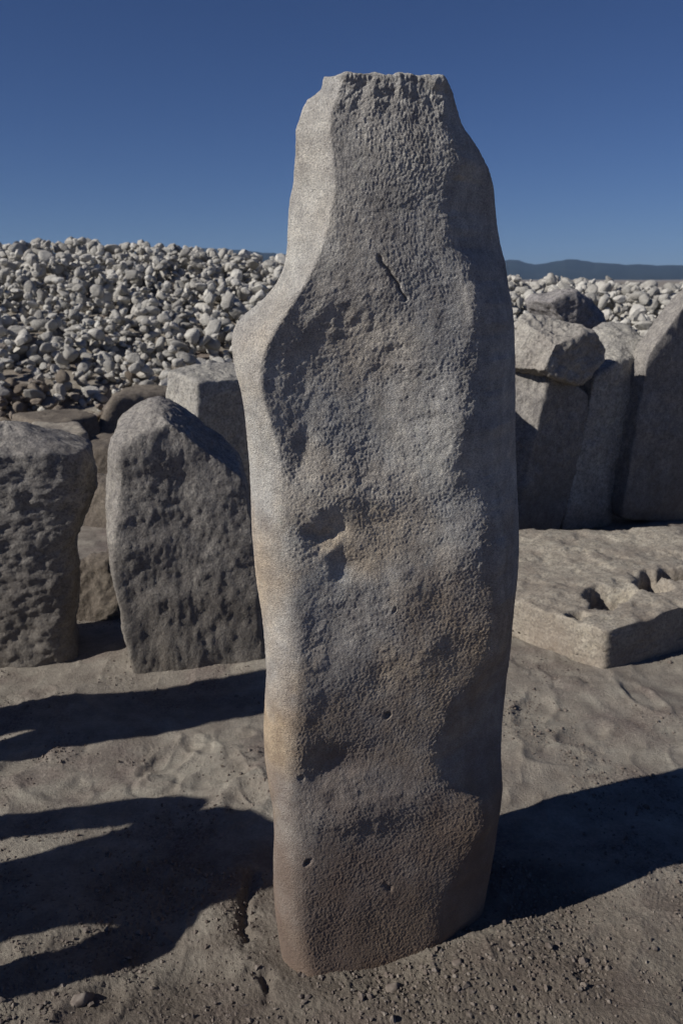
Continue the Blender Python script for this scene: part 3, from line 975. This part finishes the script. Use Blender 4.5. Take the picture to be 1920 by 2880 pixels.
HV, HF, HT, HM_ = [], [], [], []
base_n = 0
for k in range(len(cob)):
    x, y, z, a, b, c = cob[k]
    if k in big:
        mud = bool(muddy[k] > 0.5)
        o = bpy.data.objects.new('cobble', cobble_mesh(int(var[k]), mud)); COL.objects.link(o)
        o.location = (x, y, z); o.scale = (a, b, c); o.rotation_euler = rot[k]
        right = x > 0.5
        if mud: what, wh = 'brown muddy stone', 'at the foot of the cobble heap'
        else:
            what = ('long flat' if c < 0.6 * b and b < 0.8 * a else 'flat' if c < 0.6 * b else 'long' if b < 0.7 * a else 'rounded') + ' pale stone'
            if a > 0.09: what = 'big ' + what
            wh = 'on the crest of the cobble heap' if y > 13.2 else 'on the slope of the cobble heap'
        o['label'] = what + ' ' + wh + (' beyond the leaning slabs' if right else '')
        o['category'] = 'cobble'
        o['group'] = o['label'].replace(' stone ', ' stones ', 1)
        continue
    Vb = SH2[int(var[k])] * np.array([a, b, c])
    rx, ry, rz_ = rot[k]
    cx_, sx_, cy_, sy_, cz_, sz_ = math.cos(rx), math.sin(rx), math.cos(ry), math.sin(ry), math.cos(rz_), math.sin(rz_)
    Rm = np.array([[cz_, -sz_, 0], [sz_, cz_, 0], [0, 0, 1]]) @ np.array([[cy_, 0, sy_], [0, 1, 0], [-sy_, 0, cy_]]) @ np.array([[1, 0, 0], [0, cx_, -sx_], [0, sx_, cx_]])
    HV.append(Vb @ Rm.T + np.array([x, y, z])); HF.append(F2 + base_n); base_n += len(Vb)
    HT.append(np.full(len(Vb), rng.random())); HM_.append(np.full(len(Vb), muddy[k] * 0.9))
me = mesh_from('cobble_heap', np.concatenate(HV), tris=np.concatenate(HF))
me.polygons.foreach_set('use_smooth', np.zeros(len(me.polygons), dtype=bool))
for nm, arr in (('tint', HT), ('mud', HM_)):
    at = me.attributes.new(nm, 'FLOAT', 'POINT'); at.data.foreach_set('value', np.concatenate(arr).astype(np.float32))
link('cobble_heap', me, M_HEAP, label='smaller and farther pale stones of the long cobble heap', cat='cobbles', kind='stuff')

# ------------------------------------------------------------------ crumbs of dried mud and a few small stones
I1, F1 = ico(1)
t = NT('crumb')
geo = t.n('ShaderNodeNewGeometry').outputs['Position']
t.l(t.ramp(t.noise(geo, 60, 3, 0.6), [(0.3, (0.10, 0.08, 0.068)), (0.55, (0.165, 0.14, 0.12)), (0.75, (0.24, 0.215, 0.185))]), t.b.inputs['Base Color'])
t.b.inputs['Roughness'].default_value = 0.95
M_CRUMB = t.m
n_try = 60000
cy = rng.uniform(1.05, 3.6, n_try); cx = rng.uniform(-0.55, 0.55, n_try) * cy
dens = crumb_mask(cx, cy) ** 1.5 * np.clip(2.2 / cy, 0.3, 1.0)
keep = rng.random(n_try) < dens * 0.75
inside = (((cx - 0.06) / 0.27) ** 2 + ((cy - 1.82) / 0.22) ** 2) < 1
keep &= ~inside
cx, cy = cx[keep], cy[keep]
# clods thrown up at two spots
for (u, v, nn, sp2) in [(165, 2105, 110, .05), (1500, 2000, 60, .06), (1560, 2090, 80, .07), (650, 2120, 50, .05), (480, 2250, 60, .07), (1460, 2060, 60, .06)]:
    x, y = ground_at(u, v)
    cx = np.append(cx, x + rng.normal(0, sp2, nn)); cy = np.append(cy, y + rng.normal(0, sp2, nn))
cz = ground_h(cx, cy)
m = len(cx)
sz = np.clip(rng.lognormal(math.log(0.0026), 0.45, m), 0.0013, 0.010)
sq = rng.uniform(0.6, 1.2, (m, 3)) * sz[:, None]
jit = 1 + 0.25 * rng.normal(size=(m, len(I1), 1))
CV = I1[None] * jit * sq[:, None, :] + np.stack([cx, cy, cz + sz * 0.15], 1)[:, None, :]
CF = F1[None] + (np.arange(m) * len(I1))[:, None, None]
me = mesh_from('mud_crumbs', CV.reshape(-1, 3), tris=CF.reshape(-1, 3))
me.polygons.foreach_set('use_smooth', np.zeros(len(me.polygons), dtype=bool))
link('mud_crumbs', me, M_CRUMB, label='loose crumbs of dried mud strewn over the ground', cat='soil crumbs', kind='stuff')
print('crumbs', m, 'cobbles', len(cob))

for (u, v, s, lab) in [(905, 2264, .013, 'tiny dark stone in the mud in front of the foot of the tallest stone'),
                       (1052, 2221, .010, 'tiny dark stone at the right front corner of the tallest stone'),
                       (190, 2290, .016, 'small dark clod on the mud at the lower edge of the widest shadow')]:
    x, y = ground_at(u * D, v * D)
    z = float(ground_h(np.array([x]), np.array([y]))[0])
    Vs = SH3[3] * np.array([s * 1.5, s, s * 0.8])
    o = link('small_stone', mesh_from('small_stone', Vs, tris=F3), M_CRUMB, (x, y, z + s * 0.3), lab, 'small stone')
    o.rotation_euler = (0.1, 0.2, 0.6)

# ------------------------------------------------------------------ haze
bpy_box = np.array([[x, y, z] for x in (-4500, 4500) for y in (-1500, 5200) for z in (-8, 190)], float)
bf = np.array([[0, 1, 3, 2], [4, 6, 7, 5], [0, 4, 5, 1], [2, 3, 7, 6], [0, 2, 6, 4], [1, 5, 7, 3]])
me = mesh_from('haze', bpy_box, bf)
m = bpy.data.materials.new('haze'); m.use_nodes = True
nt = m.node_tree; nt.nodes.clear()
pv = nt.nodes.new('ShaderNodeVolumePrincipled'); ou = nt.nodes.new('ShaderNodeOutputMaterial')
pv.inputs['Color'].default_value = (0.36, 0.60, 1.0, 1)
pv.inputs['Density'].default_value = 0.0001
nt.links.new(pv.outputs[0], ou.inputs['Volume'])
link('haze', me, m, kind='stuff')
